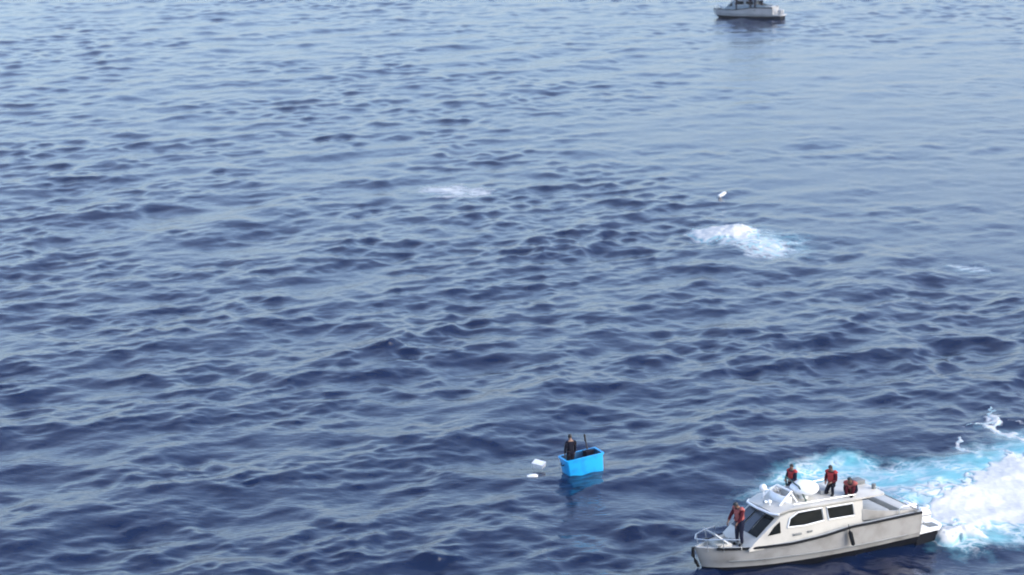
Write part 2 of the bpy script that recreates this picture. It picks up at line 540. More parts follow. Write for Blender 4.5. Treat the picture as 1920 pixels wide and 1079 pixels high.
def foam_sheet(name, caps, x0, x1, y0, y1, step, label, lump=0.10, mounds=(), thr=0.5):
    fx, fy = np.arange(x0, x1, step), np.arange(y0, y1, step * 1.25)
    X, Y, h, dx, dy = waves(fx, fy)
    # sample at displaced parameter positions, so the sheet rides on the same surface
    f = field(X, Y, caps)
    net = worley(X / 0.8 + 0.8 * fbm(X, Y, 71, 2), Y / 1.1 + 0.8 * fbm(X, Y, 81, 2), 5)
    holes = fbm(X / 0.55, Y / 0.7, 91, 4)
    body = f - 0.30 * sstep(0.08, 0.40, net) * (1 - sstep(0.80, 1.0, f)) - 0.45 * (holes - 0.42)
    lum = fbm(X / 0.45, Y / 0.5, 95, 4)
    top = np.clip((body - thr) / 0.35, -0.5, 1)
    z = h + top * (0.03 + lump * np.clip(lum - 0.3, 0, 1) * 1.6)
    for (p, q, a, bq, so, ht) in mounds:
        z += ht * capsule(X, Y, p, q, a, bq, so) * (0.55 + 0.9 * fbm(X / 0.35, Y / 0.4, 97, 4)) * np.clip(top * 2 + .2, 0, 1)
    keep = (body[:-1, :-1] > thr - .06) | (body[1:, 1:] > thr - .06) | (body[1:, :-1] > thr - .06) | (body[:-1, 1:] > thr - .06)
    P = np.stack([X + dx, Y + dy, z], -1).reshape(-1, 3)
    me, used = grid_mesh(name, P, len(fx), len(fy), keep)
    at = me.attributes.new('froth', 'FLOAT', 'POINT')
    at.data.foreach_set('value', np.clip((body - thr) / 0.26, 0, 1).ravel()[used].astype(np.float32))
    me.materials.append(FOAM_MAT)
    o = bpy.data.objects.new(name, me); COL.objects.link(o)
    return tag(o, label, 'foam', kind='stuff')


foam_sheet('wake_foam', FOAM, 8.5, 27, 86.5, 116, 0.06, 'churned white and turquoise wake foam trailing behind the nearest patrol boat',
           0.035, [(gnd(1778, 1012), gnd(1822, 1003), 0.5, 0.45, 0.5, 0.30), (gnd(1830, 925), gnd(2000, 900), 1.5, 2.5, 1.5, 0.05)])
foam_sheet('breaking_foam', CAP_A, 10, 21, 140, 170, 0.10, 'bright white breaking wave crest in open water beyond the boat', 0.05,
           [(gnd(1325, 440), gnd(1380, 436), 0.8, 0.9, 0.8, 0.3)])

# ---------------------------------------------------------------- materials of the things
M = {}
M['hull'] = material('white_gelcoat', (0.31, 0.302, 0.285), 0.32, 0.10, 1.3, dirt=(0.23, 0.22, 0.20))
M['deck'] = material('deck_paint', (0.36, 0.37, 0.36), 0.6, 0.15, 2.5, bump=0.15)
M['cabin'] = material('white_cabin_paint', (0.50, 0.48, 0.43), 0.35, 0.10, 2.0)
M['white'] = material('bright_white_plastic', (0.84, 0.85, 0.85), 0.3, 0.06, 3.0)
M['bottom'] = material('dark_antifouling', (0.005, 0.006, 0.010), 0.6, 0.3, 3.0, spec=0.1)
M['rubber'] = material('black_rubber', (0.008, 0.009, 0.011), 0.75, 0.3, 8.0, spec=0.12)
M['glass'] = material('tinted_glass', (0.004, 0.006, 0.006), 0.15, 0.3, 1.0, spec=0.1)
M['glass_grey'] = material('grey_windscreen_glass', (0.05, 0.06, 0.075), 0.08, 0.3, 1.0)
M['steel'] = material('stainless_tube', (0.62, 0.65, 0.66), 0.28, 0.1, 6.0, metallic=0.8)
M['greytrim'] = material('grey_trim', (0.16, 0.17, 0.17), 0.5, 0.2, 5.0)
M['green'] = material('dark_green_tube', (0.03, 0.07, 0.06), 0.5, 0.2, 5.0)
M['grey_deck_box'] = material('grey_plastic', (0.28, 0.29, 0.29), 0.5, 0.2, 5.0)
M['skin'] = material('skin', (0.20, 0.105, 0.07), 0.55, 0.1, 12)
M['hair'] = material('black_hair', (0.010, 0.009, 0.009), 0.5, 0.3, 30, bump=0.3)
M['vest'] = material('red_orange_vest', (0.36, 0.022, 0.022), 0.7, 0.25, 9, bump=0.3)
M['vest_faded'] = material('faded_orange_vest', (0.34, 0.075, 0.065), 0.7, 0.25, 9, bump=0.3)
M['navy'] = material('navy_cloth', (0.012, 0.013, 0.030), 0.85, 0.3, 10, bump=0.3, spec=0.08)
M['dark_red_cloth'] = material('maroon_cloth', (0.07, 0.008, 0.014), 0.85, 0.3, 10, bump=0.3, spec=0.08)
M['blackcloth'] = material('black_cloth', (0.008, 0.008, 0.016), 0.85, 0.3, 10, bump=0.3, spec=0.08)
M['eye'] = material('eye_dark', (0.02, 0.015, 0.012), 0.2, 0.1, 5)
M['tub'] = material('bright_blue_plastic', (0.009, 0.38, 0.76), 0.38, 0.12, 2.2, bump=0.1, dirt=(0.012, 0.27, 0.64))
M['tub_in'] = material('dark_teal_plastic', (0.01, 0.10, 0.22), 0.5, 0.25, 3.0)
M['foamwhite'] = material('white_foam_plastic', (0.82, 0.82, 0.80), 0.6, 0.08, 6.0, bump=0.2)
M['wood'] = material('dark_wood', (0.03, 0.024, 0.02), 0.7, 0.3, 8.0)
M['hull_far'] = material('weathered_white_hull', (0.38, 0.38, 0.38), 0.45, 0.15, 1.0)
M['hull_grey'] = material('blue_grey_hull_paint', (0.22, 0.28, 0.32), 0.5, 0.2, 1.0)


# ---------------------------------------------------------------- people
def make_person(name, label, pose, loc, rotz, shirt, trousers, vest=None, parent_rot=None, hair='hair', scale=1.0, group=None):
    """pose: dict of joints in local metres; the figure faces +x, its left is +y"""
    root = thing(name, label, 'person', loc, (0, 0, rotz), group)
    root.scale = (scale,) * 3
    J = {k: Vector(v) for k, v in pose.items()}
    order = ['pelvis', 'waist', 'chest', 'neck', 'head0', 'head1',
             'shoL', 'elbL', 'wriL', 'palL', 'shoR', 'elbR', 'wriR', 'palR',
             'hipL', 'kneL', 'ankL', 'toeL', 'hipR', 'kneR', 'ankR', 'toeR']
    rad = dict(pelvis=.135, waist=.125, chest=.15, neck=.058, head0=.082, head1=.083,
               sho=.072, elb=.048, wri=.034, pal=.038, hip=.098, kne=.062, ank=.042, toe=.04)
    links = [('pelvis', 'waist'), ('waist', 'chest'), ('chest', 'neck'), ('neck', 'head0'), ('head0', 'head1')]
    for s in 'LR':
        links += [('chest', 'sho' + s), ('sho' + s, 'elb' + s), ('elb' + s, 'wri' + s), ('wri' + s, 'pal' + s),
                  ('pelvis', 'hip' + s), ('hip' + s, 'kne' + s), ('kne' + s, 'ank' + s), ('ank' + s, 'toe' + s)]
    me = bpy.data.meshes.new(name + '_skeleton')
    me.from_pydata([J[k] for k in order], [(order.index(a), order.index(b)) for a, b in links], [])
    o = bpy.data.objects.new(name + '_skeleton', me); COL.objects.link(o)
    o.modifiers.new('skin', 'SKIN')
    sub = o.modifiers.new('sub', 'SUBSURF'); sub.levels = 2; sub.render_levels = 2
    if not me.skin_vertices: me.skin_vertices.new()
    for i, k in enumerate(order):
        r = rad[k] if k in rad else rad[k[:3]]
        fl = 1.0
        me.skin_vertices[0].data[i].radius = (r * fl, r * (0.62 if k in () else 1.0))
        me.skin_vertices[0].data[i].use_root = (k == 'pelvis')
    dg = bpy.context.evaluated_depsgraph_get()
    ev = bpy.data.meshes.new_from_object(o.evaluated_get(dg), depsgraph=dg)
    bpy.data.objects.remove(o)
    bm = bmesh.new(); bm.from_mesh(ev)
    # label each vertex by its nearest bone
    segs = [(a, b, J[a], J[b]) for a, b in links]
    def near(p):
        best, bd = None, 1e9
        for a, b, A, B in segs:
            d = B - A; t = max(0, min(1, (p - A).dot(d) / max(d.length_squared, 1e-9)))
            q = (p - A - d * t).length - 0.5 * (rad.get(a, rad.get(a[:3], .05)) * (1 - t) + rad.get(b, rad.get(b[:3], .05)) * t)
            if q < bd: bd, best = q, (a, b, t)
        return best
    lab = [near(v.co) for v in bm.verts]
    bm.normal_update()
    def shell(test, push, nm, mat, thick):
        idx = {}
        vs, fs = [], []
        for f in bm.faces:
            if all(test(lab[v.index]) for v in f.verts):
                ids = []
                for v in f.verts:
                    if v.index not in idx:
                        idx[v.index] = len(vs); vs.append(v.co + v.normal * push)
                    ids.append(idx[v.index])
                fs.append(ids)
        if not fs: return
        m2 = bpy.data.meshes.new(nm); m2.from_pydata(vs, [], fs); m2.materials.append(mat)
        m2.polygons.foreach_set('use_smooth', [True] * len(fs))
        ob = bpy.data.objects.new(nm, m2); COL.objects.link(ob); ob.parent = root
        sm = ob.modifiers.new('cloth', 'SOLIDIFY'); sm.thickness = thick; sm.offset = 1
        return ob
    torso = lambda q: q[0] in ('pelvis', 'waist', 'chest') and not (q[0] == 'chest' and q[1] == 'neck' and q[2] > .7)
    def t_tr(q): return (q[0] == 'pelvis' and not (q[1] == 'waist' and q[2] > .6)) or q[0][:3] == 'hip' or (q[0][:3] == 'kne' and q[2] < .93)
    def t_sh(q): return (q[0] in ('waist', 'chest') and not (q[1] == 'neck' and q[2] > .75)) or (q[0] == 'pelvis' and q[1] == 'waist') or q[0][:3] == 'sho' or (q[0][:3] == 'elb' and q[2] < .85)
    def t_ve(q): return (q[0] in ('waist', 'chest') and not (q[1] == 'neck' and q[2] > .6)) or (q[0] == 'pelvis' and q[1] == 'waist' and q[2] > .2) or (q[0][:3] == 'sho' and q[2] < .12)
    shell(t_tr, .010, 'trousers', M[trousers], .008)
    shell(t_sh, .008, 'shirt', M[shirt], .008)
    if vest: shell(t_ve, .022, 'life_vest', M[vest], .035)
    for s in 'LR':
        shell(lambda q: q[0] == 'ank' + s or (q[0] == 'kne' + s and q[2] > .88), .006, 'shoe', M['rubber'], .012)
    # head details, in the head's own frame
    h0, h1 = J['head0'], J['head1']
    up = (h1 - h0).normalized()
    fwd = Vector(pose.get('face', (1, 0, 0))); fwd = (fwd - up * fwd.dot(up)).normalized()
    side = up.cross(fwd)
    hc = h0 + (h1 - h0) * 0.55
    F = Matrix((fwd, side, up)).transposed().to_4x4()
    F.translation = hc
    body = MB(); body.bm.free(); body.bm = bm
    # nose, ears, five fingers a side grow out of the body's mesh
    r = bmesh.ops.create_cone(bm, segments=6, radius1=.018, radius2=.006, depth=.04, cap_ends=True)
    for v in r['verts']: v.co = F @ (Vector((.088, 0, -.01)) + Vector((v.co.z * .5 + .002, v.co.y * .8, v.co.x * 1.3)))
    for sgn in (-1, 1):
        r = bmesh.ops.create_uvsphere(bm, u_segments=8, v_segments=6, radius=1)
        for v in r['verts']: v.co = F @ Vector((v.co.x * .018, sgn * .082 + v.co.y * .010, v.co.z * .030))
    for s in 'LR':
        w, p, e = J['wri' + s], J['pal' + s], J['elb' + s]
        d = (p - w).normalized()
        sd = d.cross(Vector((0, 0, 1)) if abs(d.z) < .9 else Vector((1, 0, 0))).normalized()
        dn = d.cross(sd).normalized()
        if dn.z > 0: dn = -dn
        for i, ln in enumerate((.062, .074, .078, .070)):
            b0 = p + sd * (.024 - .016 * i) + d * .015
            body.tube([b0, b0 + d * ln * .5 + dn * .006, b0 + d * ln * .85 + dn * .028, b0 + d * ln + dn * .05], [.0095, .009, .008, .006], 6)
        b0 = w + (p - w) * .5 + sd * .03
        body.tube([b0, b0 + sd * .028 + d * .02, b0 + sd * .034 + d * .05 + dn * .015], [.012, .0105, .008], 6)
    me3 = bpy.data.meshes.new('body'); bm.to_mesh(me3); bm.free()
    me3.materials.append(M['skin'])
    me3.polygons.foreach_set('use_smooth', [True] * len(me3.polygons))
    ob = bpy.data.objects.new('body', me3); COL.objects.link(ob); ob.parent = root
    # hair cap
    hb = MB(); hb.ellipsoid((0, 0, 0), (.105, .098, .108), u=14, v=10)
    for v in list(hb.bm.verts):
        if v.co.z < -.01 and v.co.x > -.01: v.co.x = -.01 + (v.co.x + .01) * .1
        if v.co.x > .03 and v.co.z < .045: v.co.x = min(v.co.x, .02)
        v.co = F @ (v.co + Vector((-.010, 0, .035)))
    hb.build('hair', M[hair], root)
    for sgn in (-1, 1):
        eb = MB(); eb.ellipsoid(F @ Vector((.080, sgn * .032, .008)), (.010, .012, .008), u=8, v=6)
        eb.build('eye', M['eye'], root)
    for sgn in (0,):
        mb = MB(); mb.box(F @ Vector((.078, 0, -.055)), (.012, .045, .010), F.to_euler()); mb.build('mouth', M['dark_red_cloth'], root)
    bpy.data.meshes.remove(ev)
    return root


def upright(lean=0.0, bend_head=0.0, arms='down', z0=0.0):
    """standing figure, 1.72 m"""
    def T(h, fw=0, y=0):              # point on the torso h above the pelvis, leaning forward
        return Vector((fw + math.sin(lean) * h, y, .93 + math.cos(lean) * h - fw * math.sin(lean)))
    p = dict(pelvis=(0, 0, .93), waist=T(.17), chest=T(.40), neck=T(.56))
    n = T(.56); hl = lean + bend_head
    p['head0'] = n + Vector((math.sin(hl) * .08 + .02, 0, math.cos(hl) * .08))
    p['head1'] = n + Vector((math.sin(hl) * .19 + .02, 0, math.cos(hl) * .19))
    p['face'] = (math.cos(hl), 0, -math.sin(hl))
    for s, sg in (('L', 1), ('R', -1)):
        p['sho' + s] = T(.46, 0, sg * .19)
        if arms == 'down':
            p['elb' + s] = T(.18, .02, sg * .25); p['wri' + s] = T(-.06, .10, sg * .24); p['pal' + s] = T(-.14, .13, sg * .23)
        elif arms == 'hold':
            p['elb' + s] = T(.18, .10, sg * .25); p['wri' + s] = T(.16, .33, sg * .12); p['pal' + s] = T(.17, .41, sg * .09)
        elif arms == 'reach':
            sh = p['sho' + s]
            p['elb' + s] = sh + Vector((.14, sg * .06, -.24)); p['wri' + s] = sh + Vector((.30, sg * .02, -.42)); p['pal' + s] = sh + Vector((.34, sg * .01, -.49))
        p['hip' + s] = (0, sg * .095, .87); p['kne' + s] = (.03, sg * .11, .48)
        p['ank' + s] = (-.01, sg * .12, .085); p['toe' + s] = (.15, sg * .14, .04)
    return p


def kneeling(lean=0.15, bend_head=0.2, arms='hold'):
    p = upright(lean, bend_head, arms)
    dz = -.40
    for k in list(p):
        if k != 'face': p[k] = Vector(p[k]) + Vector((0, 0, dz))
    for s, sg in (('L', 1), ('R', -1)):
        p['kne' + s] = (.30, sg * .16, .09 if s == 'R' else .42)
        p['ank' + s] = (-.10, sg * .15, .07) if s == 'R' else (.24, sg * .16, .085)
        p['toe' + s] = (-.24, sg * .15, .04) if s == 'R' else (.40, sg * .17, .04)
    return p


def seated(lean=0.1, bend_head=0.15, arms='hold'):
    p = upright(lean, bend_head, arms)
    dz = -.79
    for k in list(p):
        if k != 'face': p[k] = Vector(p[k]) + Vector((0, 0, dz))
    for s, sg in (('L', 1), ('R', -1)):
        p['kne' + s] = (.34, sg * .15, .40)
        p['ank' + s] = (.46, sg * .12, .085)
        p['toe' + s] = (.62, sg * .13, .04)
    return p


# ---------------------------------------------------------------- the near patrol boat
L = 10.75
def interp(x, xp, fp): return float(np.interp(x, xp, fp))
def beam(x):
    t = max(0.0, min(1.0, (x - 3.5) / (L - 3.5)))
    return 1.60 * (1 - t ** 2.5) ** 0.8 * (1 - 0.10 * max(0, (3.5 - x) / 3.5))
def sheer(x): return interp(x, [0, 1.6, 3, 4.6, 5.8, 7.2, 8.9, 10.3, 10.75], [1.52, 1.54, 1.52, 1.48, 1.28, 1.12, 1.06, 1.08, 1.10])
def chine_z(x): return interp(x, [0, 2, 4.5, 7, 9, 10.2, 10.75], [0.66, 0.62, 0.58, 0.54, 0.50, 0.50, 0.58])
def boot_z(x): return interp(x, [0, 2, 4.4, 6.7, 7.8, 10, 10.75], [0.46, 0.42, 0.36, 0.30, 0.27, 0.25, 0.25])


def patrol_boat(label, loc, rotz, hullmat, group):
    bt = thing('patrol_boat', label, 'boat', loc, (0, 0, rotz), group)
    X_ = [1.25, 1.5, 2, 2.5, 3, 4, 5, 6, 7, 7.8, 8.5, 9, 9.4, 9.8, 10.1, 10.35, 10.55, 10.68, 10.745]
    def sec(x, sg):
        b, s, c, bo = beam(x), sheer(x), chine_z(x), boot_z(x)
        rk = 0.0
        return b, s, c, bo
    # topsides: boot line -> chine -> sheer, both sides in one loop
    rows = []
    for x in X_:
        b, s, c, bo = sec(x, 1)
        fl = [(bo, .90), (c - .03, .935), (c, .965), ((c + s) / 2, .985), (s - .05, 1.0), (s, 1.0)]
        rk = 0.35 * max(0, (x - 9) / 1.75) ** 2
        port = [(x - rk * (1 - (z - bo) / max(s - bo, .01)), b * w, z) for z, w in fl]
        stbd = [(px_, -py_, pz) for px_, py_, pz in port[::-1]]
        rows.append(stbd + port)
    h = MB()
    # rows go stbd sheer..boot | port boot..sheer : leave the keel side open, it is the bottom's
    h.loft([r[:6] for r in rows]); h.loft([r[6:] for r in rows])
    tr = rows[0]
    h.bm.faces.new([h.bm.verts.new(p) for p in tr])
    h.build('hull', hullmat, bt, angle=35)
    b_ = MB(); br = []
    for x, r in zip(X_, rows):
        k = (r[6][0], 0, boot_z(x) - (.75 if x < 9.6 else .75 * max(0.25, (L - x) / 1.15)))
        br.append([r[5], (k[0], r[5][1] * .86, k[2] + .40), k, (k[0], r[6][1] * .86, k[2] + .40), r[6]])
    b_.loft(br); b_.bm.faces.new([b_.bm.verts.new(p) for p in br[0]])
    b_.build('hull_bottom', M['bottom'], bt)
    # deck: a lip at the sheer, then a deck a little lower
    d = MB(); dr = []
    for x in X_[:-1]:
        b, s = beam(x), sheer(x)
        i = max(b - .12, 0.01); dd = s - (.10 if x > 4 else .42)
        dr.append([(x, b, s), (x, i, s + .015), (x, max(i - .03, .005), dd), (x, 0, dd + .03), (x, -max(i - .03, .005), dd), (x, -i, s + .015), (x, -b, s)])
    d.loft(dr); d.build('deck', M['deck'], bt)
    # rub rail, both sides, black
    for sg in (1, -1):
        rr = MB()
        rr.tube([(x, sg * (beam(x) + .025), sheer(x) - .03) for x in np.linspace(1.30, 10.05, 40)], .055, 8)
        rr.build('rub_rail', M['rubber'], bt)
        sp = MB()
        sp.tube([(x, sg * (beam(x) * .965 + .012), chine_z(x) + .02) for x in np.linspace(1.9, 9.6, 36)], .03, 6)
        sp.build('spray_rail', M['greytrim'], bt)
    # stem fender
    sf = MB(); sf.tube([(L + .05, 0, sheer(L) + .0), (L + .04, 0, .75), (L - .08, 0, .5), (L - .22, 0, .25)], [.06, .075, .075, .05], 8)
    sf.build('stem_fender', M['rubber'], bt)
    # ---- cabin
    def cab(x, z):                    # half width of the cabin at height z
        return interp(x, [3.2, 6.8, 8.7], [1.28, 1.26, 1.02]) - .10 * (z - 1.4)
    roofz = 2.36
    cb = MB()
    # side profile stations: (x, base z, top z)
    st = [(3.9, 1.30, roofz), (5.0, 1.28, roofz), (6.2, 1.15, roofz), (7.25, 1.02, roofz - .06), (7.62, .98, 2.16), (8.15, .95, 1.72), (8.65, .93, 1.30), (8.95, .92, 1.02)]
    rws = []
    for x, zb, zt in st:
        w0, w1 = cab(x, zb), cab(x, zt)
        rws.append([(x, w0, zb), (x, (w0 + w1) / 2 + .01, (zb + zt) / 2), (x, w1, zt - .03), (x, w1 - .06, zt), (x, 0, zt + .05), (x, -w1 + .06, zt), (x, -w1, zt - .03), (x, -(w0 + w1) / 2 - .01, (zb + zt) / 2), (x, -w0, zb)])
    cb.loft(rws, cap=True); cb.build('cabin', M['cabin'], bt, angle=30)
    # roof slab with overhang and a visor forward
    rf = MB()
    rrow = []
    for x, hw in [(2.75, 1.0), (2.9, 1.16), (4, 1.24), (6, 1.24), (7.2, 1.17), (7.7, 1.05), (7.85, .85)]:
        z = roofz + .03 - (.10 if x > 7.3 else 0) - (.05 if x > 7.6 else 0) - (.05 if x < 2.8 else 0)
        rrow.append([(x, hw, z - .0), (x, hw, z + .06), (x, hw - .08, z + .09), (x, 0, z + .13), (x, -hw + .08, z + .09), (x, -hw, z + .06), (x, -hw, z), (x, 0, z + .02)])
    rf.loft(rrow, close_u=True, cap=True); rf.build('roof', M['cabin'], bt, angle=30)
    # side windows: panes proud of the cabin side, in raised frames
    def side_pt(x, z, sg, out): return (x, sg * (cab(x, z) + .012 + out), z)
    for sg in (1, -1):
        for poly in ([(7.28, 1.74), (7.18, 2.06), (6.85, 2.25), (5.83, 2.27), (5.74, 1.80), (6.6, 1.73)],
                     [(5.46, 1.80), (5.54, 2.26), (4.40, 2.26), (4.33, 1.80)]):
            w = MB(); w.prism([side_pt(x, z, sg, .008) for x, z in poly], (0, -sg * .03, 0))
            pane = w.build('side_window', M['glass'], bt, smooth=False)
            fr = MB()
            cx = sum(p[0] for p in poly) / len(poly); cz = sum(p[1] for p in poly) / len(poly)
            ring = [(cx + (x - cx) * 1.05, cz + (z - cz) * 1.10) for x, z in poly]
            fr.tube([side_pt(x, z, sg, .01) for x, z in ring + [ring[0]]], .032, 6)
            fr.build('window_frame', M['white'], pane)
        # quarter light beside the windscreen
        w = MB(); w.prism([side_pt(x, z, sg, .006) for x, z in [(7.60, 1.52), (7.62, 1.98), (7.86, 1.80), (8.15, 1.46)]], (0, -sg * .03, 0))
        w.build('quarter_window', M['glass'], bt, smooth=False)
        # vents low on the cabin side
        for vx, vl in ((6.9, .36), (6.35, .22)):
            v = MB(); v.box((vx, sg * (cab(vx, 1.45) + .02), 1.43 - (vx - 6.3) * .06), (vl, .03, .09), bevel=.012); v.build('vent', M['greytrim'], bt)
    # windscreen: three panes on the sloping front
    def front_pt(u, y, out=.02):      # u 0..1 from the base to the top of the slope
        x = 8.62 + (7.68 - 8.62) * u; z = 1.32 + (2.12 - 1.32) * u
        return (x + out * .65, y, z + out * .75 + .035)
    for y0, y1 in ((-.92, -.34), (-.28, .28), (.34, .92)):
        k = .95
        w = MB(); w.prism([front_pt(.08, y0 * (1.02 - .0)), front_pt(.08, y1), front_pt(.92, y1 * .97), front_pt(.92, y0 * .97)], (-.03, 0, -.03))
        w.build('windscreen_pane', M['glass_grey'] if y0 < .3 else M['glass'], bt, smooth=False)
    for y in (-.31, .31):
        w = MB(); w.tube([front_pt(.08, y, .0), front_pt(.5, y, .06), front_pt(.85, y, .03)], .014, 6); w.build('wiper', M['rubber'], bt)
    vs = MB(); vs.tube([(7.66, 1.10, 2.27), (7.88, .86, 2.27), (7.98, 0, 2.29), (7.88, -.86, 2.27), (7.66, -1.10, 2.27)], .05, 8); vs.build('visor', M['white'], bt)
    # coaming aft of the cabin
    for sg in (1, -1):
        co = MB(); co.prism([(3.95, sg * 1.30, 1.50), (3.95, sg * 1.24, 1.98), (3.3, sg * 1.26, 1.82), (2.5, sg * 1.30, 1.70), (1.5, sg * 1.32, 1.62), (1.4, sg * 1.33, 1.48)], (0, -sg * .08, 0), .015)
        co.build('coaming', M['hull'], bt, angle=30)
    bh = MB(); bh.box((3.92, 0, 1.75), (.05, 2.30, 1.10)); bh.build('aft_bulkhead', M['greytrim'], bt, smooth=False)
    dr_ = MB(); dr_.box((3.87, -.25, 1.70), (.04, .70, 1.05), bevel=.01); dr_.build('cabin_door', M['glass'], bt)
    # cockpit: seat and engine box
    eb = MB(); eb.box((2.75, 0, 1.40), (.9, 1.5, .36), bevel=.05); eb.build('engine_hatch', M['deck'], bt)
    sb = MB(); sb.box((1.75, 0, 1.46), (.55, 2.3, .36), bevel=.06); sb.build('stern_bench', M['cabin'], bt)
    # low stern platform on a bracket, two outboards standing on it
    pf = MB(); pf.prism([(1.26, 1.36, .50), (.2, 1.22, .50), (-.12, .95, .50), (-.2, .5, .50), (-.2, -.5, .50), (-.12, -.95, .50), (.2, -1.22, .50), (1.26, -1.36, .50)], (0, 0, .13), .02)
    pf.build('swim_platform', M['white'], bt)
    pb = MB(); pb.prism([(1.26, 1.2, .48), (.1, 1.0, .48), (.1, -1.0, .48), (1.26, -1.2, .48)], (0, 0, -.75)); pb.build('stern_bracket', M['bottom'], bt)
    pg = MB(); pg.box((.35, .85, .645), (.45, .5, .02)); pg.build('platform_grating', M['greytrim'], bt)
    for y in (.42, -.42):
        oc = MB(); oc.prism([(.75, y - .20, .66), (.80, y - .20, 1.05), (.62, y - .20, 1.30), (.25, y - .20, 1.22), (.12, y - .20, .98), (.25, y - .20, .66)], (0, .40, 0), .07)
        om = oc.build('outboard_motor', M['white'], bt)
        oc = MB(); oc.box((.47, y, .98), (.60, .415, .05), bevel=.01); oc.build('motor_band', M['greytrim'], om)
    ld = MB()
    for y in (.85, 1.05): ld.tube([(1.2, y, 1.45), (.95, y, 1.10), (.75, y, .64)], .02, 6)
    for k in range(3): ld.tube([(1.08 - .16 * k, .85, 1.28 - .22 * k), (1.08 - .16 * k, 1.05, 1.28 - .22 * k)], .016, 6)
    ld.build('stern_ladder', M['steel'], bt)
    sr = MB()
    for sg in (1, -1):
        sr.tube([(2.3, sg * 1.40, 1.52), (2.3, sg * 1.40, 1.82), (2.1, sg * 1.40, 1.86), (1.5, sg * 1.38, 1.84), (1.38, sg * 1.36, 1.78), (1.35, sg * 1.36, 1.48)], .024, 8)
    sr.tube([(1.36, 1.34, 1.72), (1.32, .8, 1.75), (1.32, -.8, 1.75), (1.36, -1.34, 1.72)], .024, 8)
    sr.build('stern_rail', M['steel'], bt)
    # bow: locker lid raised, cleats, pulpit rail
    lk = MB(); lk.prism([(9.35, -.42, 1.04), (9.35, .38, 1.04), (10.0, .34, 1.56), (10.15, -.38, 1.66)], (.02, 0, .07), .015)
    lk.build('bow_locker_lid', M['white'], bt)
    lb = MB(); lb.box((9.60, -.02, 1.02), (.6, .85, .22), bevel=.03); lb.build('bow_locker', M['cabin'], bt)
    pr = MB()
    prp = [(9.2, .95, 1.02), (9.3, .95, 1.45), (9.9, .70, 1.48), (10.45, .40, 1.46), (10.72, .0, 1.44), (10.45, -.40, 1.46), (9.9, -.70, 1.48), (9.3, -.95, 1.45), (9.2, -.95, 1.02)]
    pr.tube(prp, .022, 8)
    for (x, y) in ((10.4, .40), (10.4, -.40), (9.85, .68), (9.85, -.68)):
        pr.tube([(x + .03, y, 1.46), (x - .05, y * .95, .95)], .018, 6)
    pr.build('pulpit_rail', M['steel'], bt)
    for (x, y) in ((9.95, .52), (9.95, -.52), (1.55, 1.46), (1.55, -1.46)):
        c = MB(); c.tube([(x - .12, y, sheer(x) + .10), (x + .12, y, sheer(x) + .10)], .022, 6); c.box((x, y, sheer(x) + .05), (.09, .04, .08)); c.build('cleat', M['greytrim'], bt)
    wn_ = MB(); wn_.box((9.0, .0, 1.03), (.28, .32, .18), bevel=.03); wn_.tube([(9.0, -.26, 1.06), (9.0, .26, 1.06)], .07, 10); wn_.build('anchor_windlass', M['greytrim'], bt)
    # side deck hand rail on the cabin roof
    hr = MB()
    for sg in (1, -1):
        hr.tube([(7.0, sg * 1.08, 2.47), (7.0, sg * 1.08, 2.58), (4.2, sg * 1.12, 2.60), (4.2, sg * 1.12, 2.48)], .018, 6)
    hr.build('roof_rail', M['steel'], bt)
    return bt


BOAT_ANG = R(27)
BOAT_AT = (17.18, 91.67, 0.04)
BOAT_STRETCH = 1.045
boat = patrol_boat('white patrol boat with dark side windows and red vested crew in the lower right corner',
                   BOAT_AT, math.pi + BOAT_ANG, M['hull'], 'white patrol boats on the sea')
boat.scale.x = BOAT_STRETCH
bpy.context.view_layer.update()
BM_ = Matrix.Translation(BOAT_AT) @ Matrix.Rotation(math.pi + BOAT_ANG, 4, 'Z') @ Matrix.Diagonal((BOAT_STRETCH, 1, 1, 1))
def onboat(x, y, z): return tuple(BM_ @ Vector((x, y, z)))


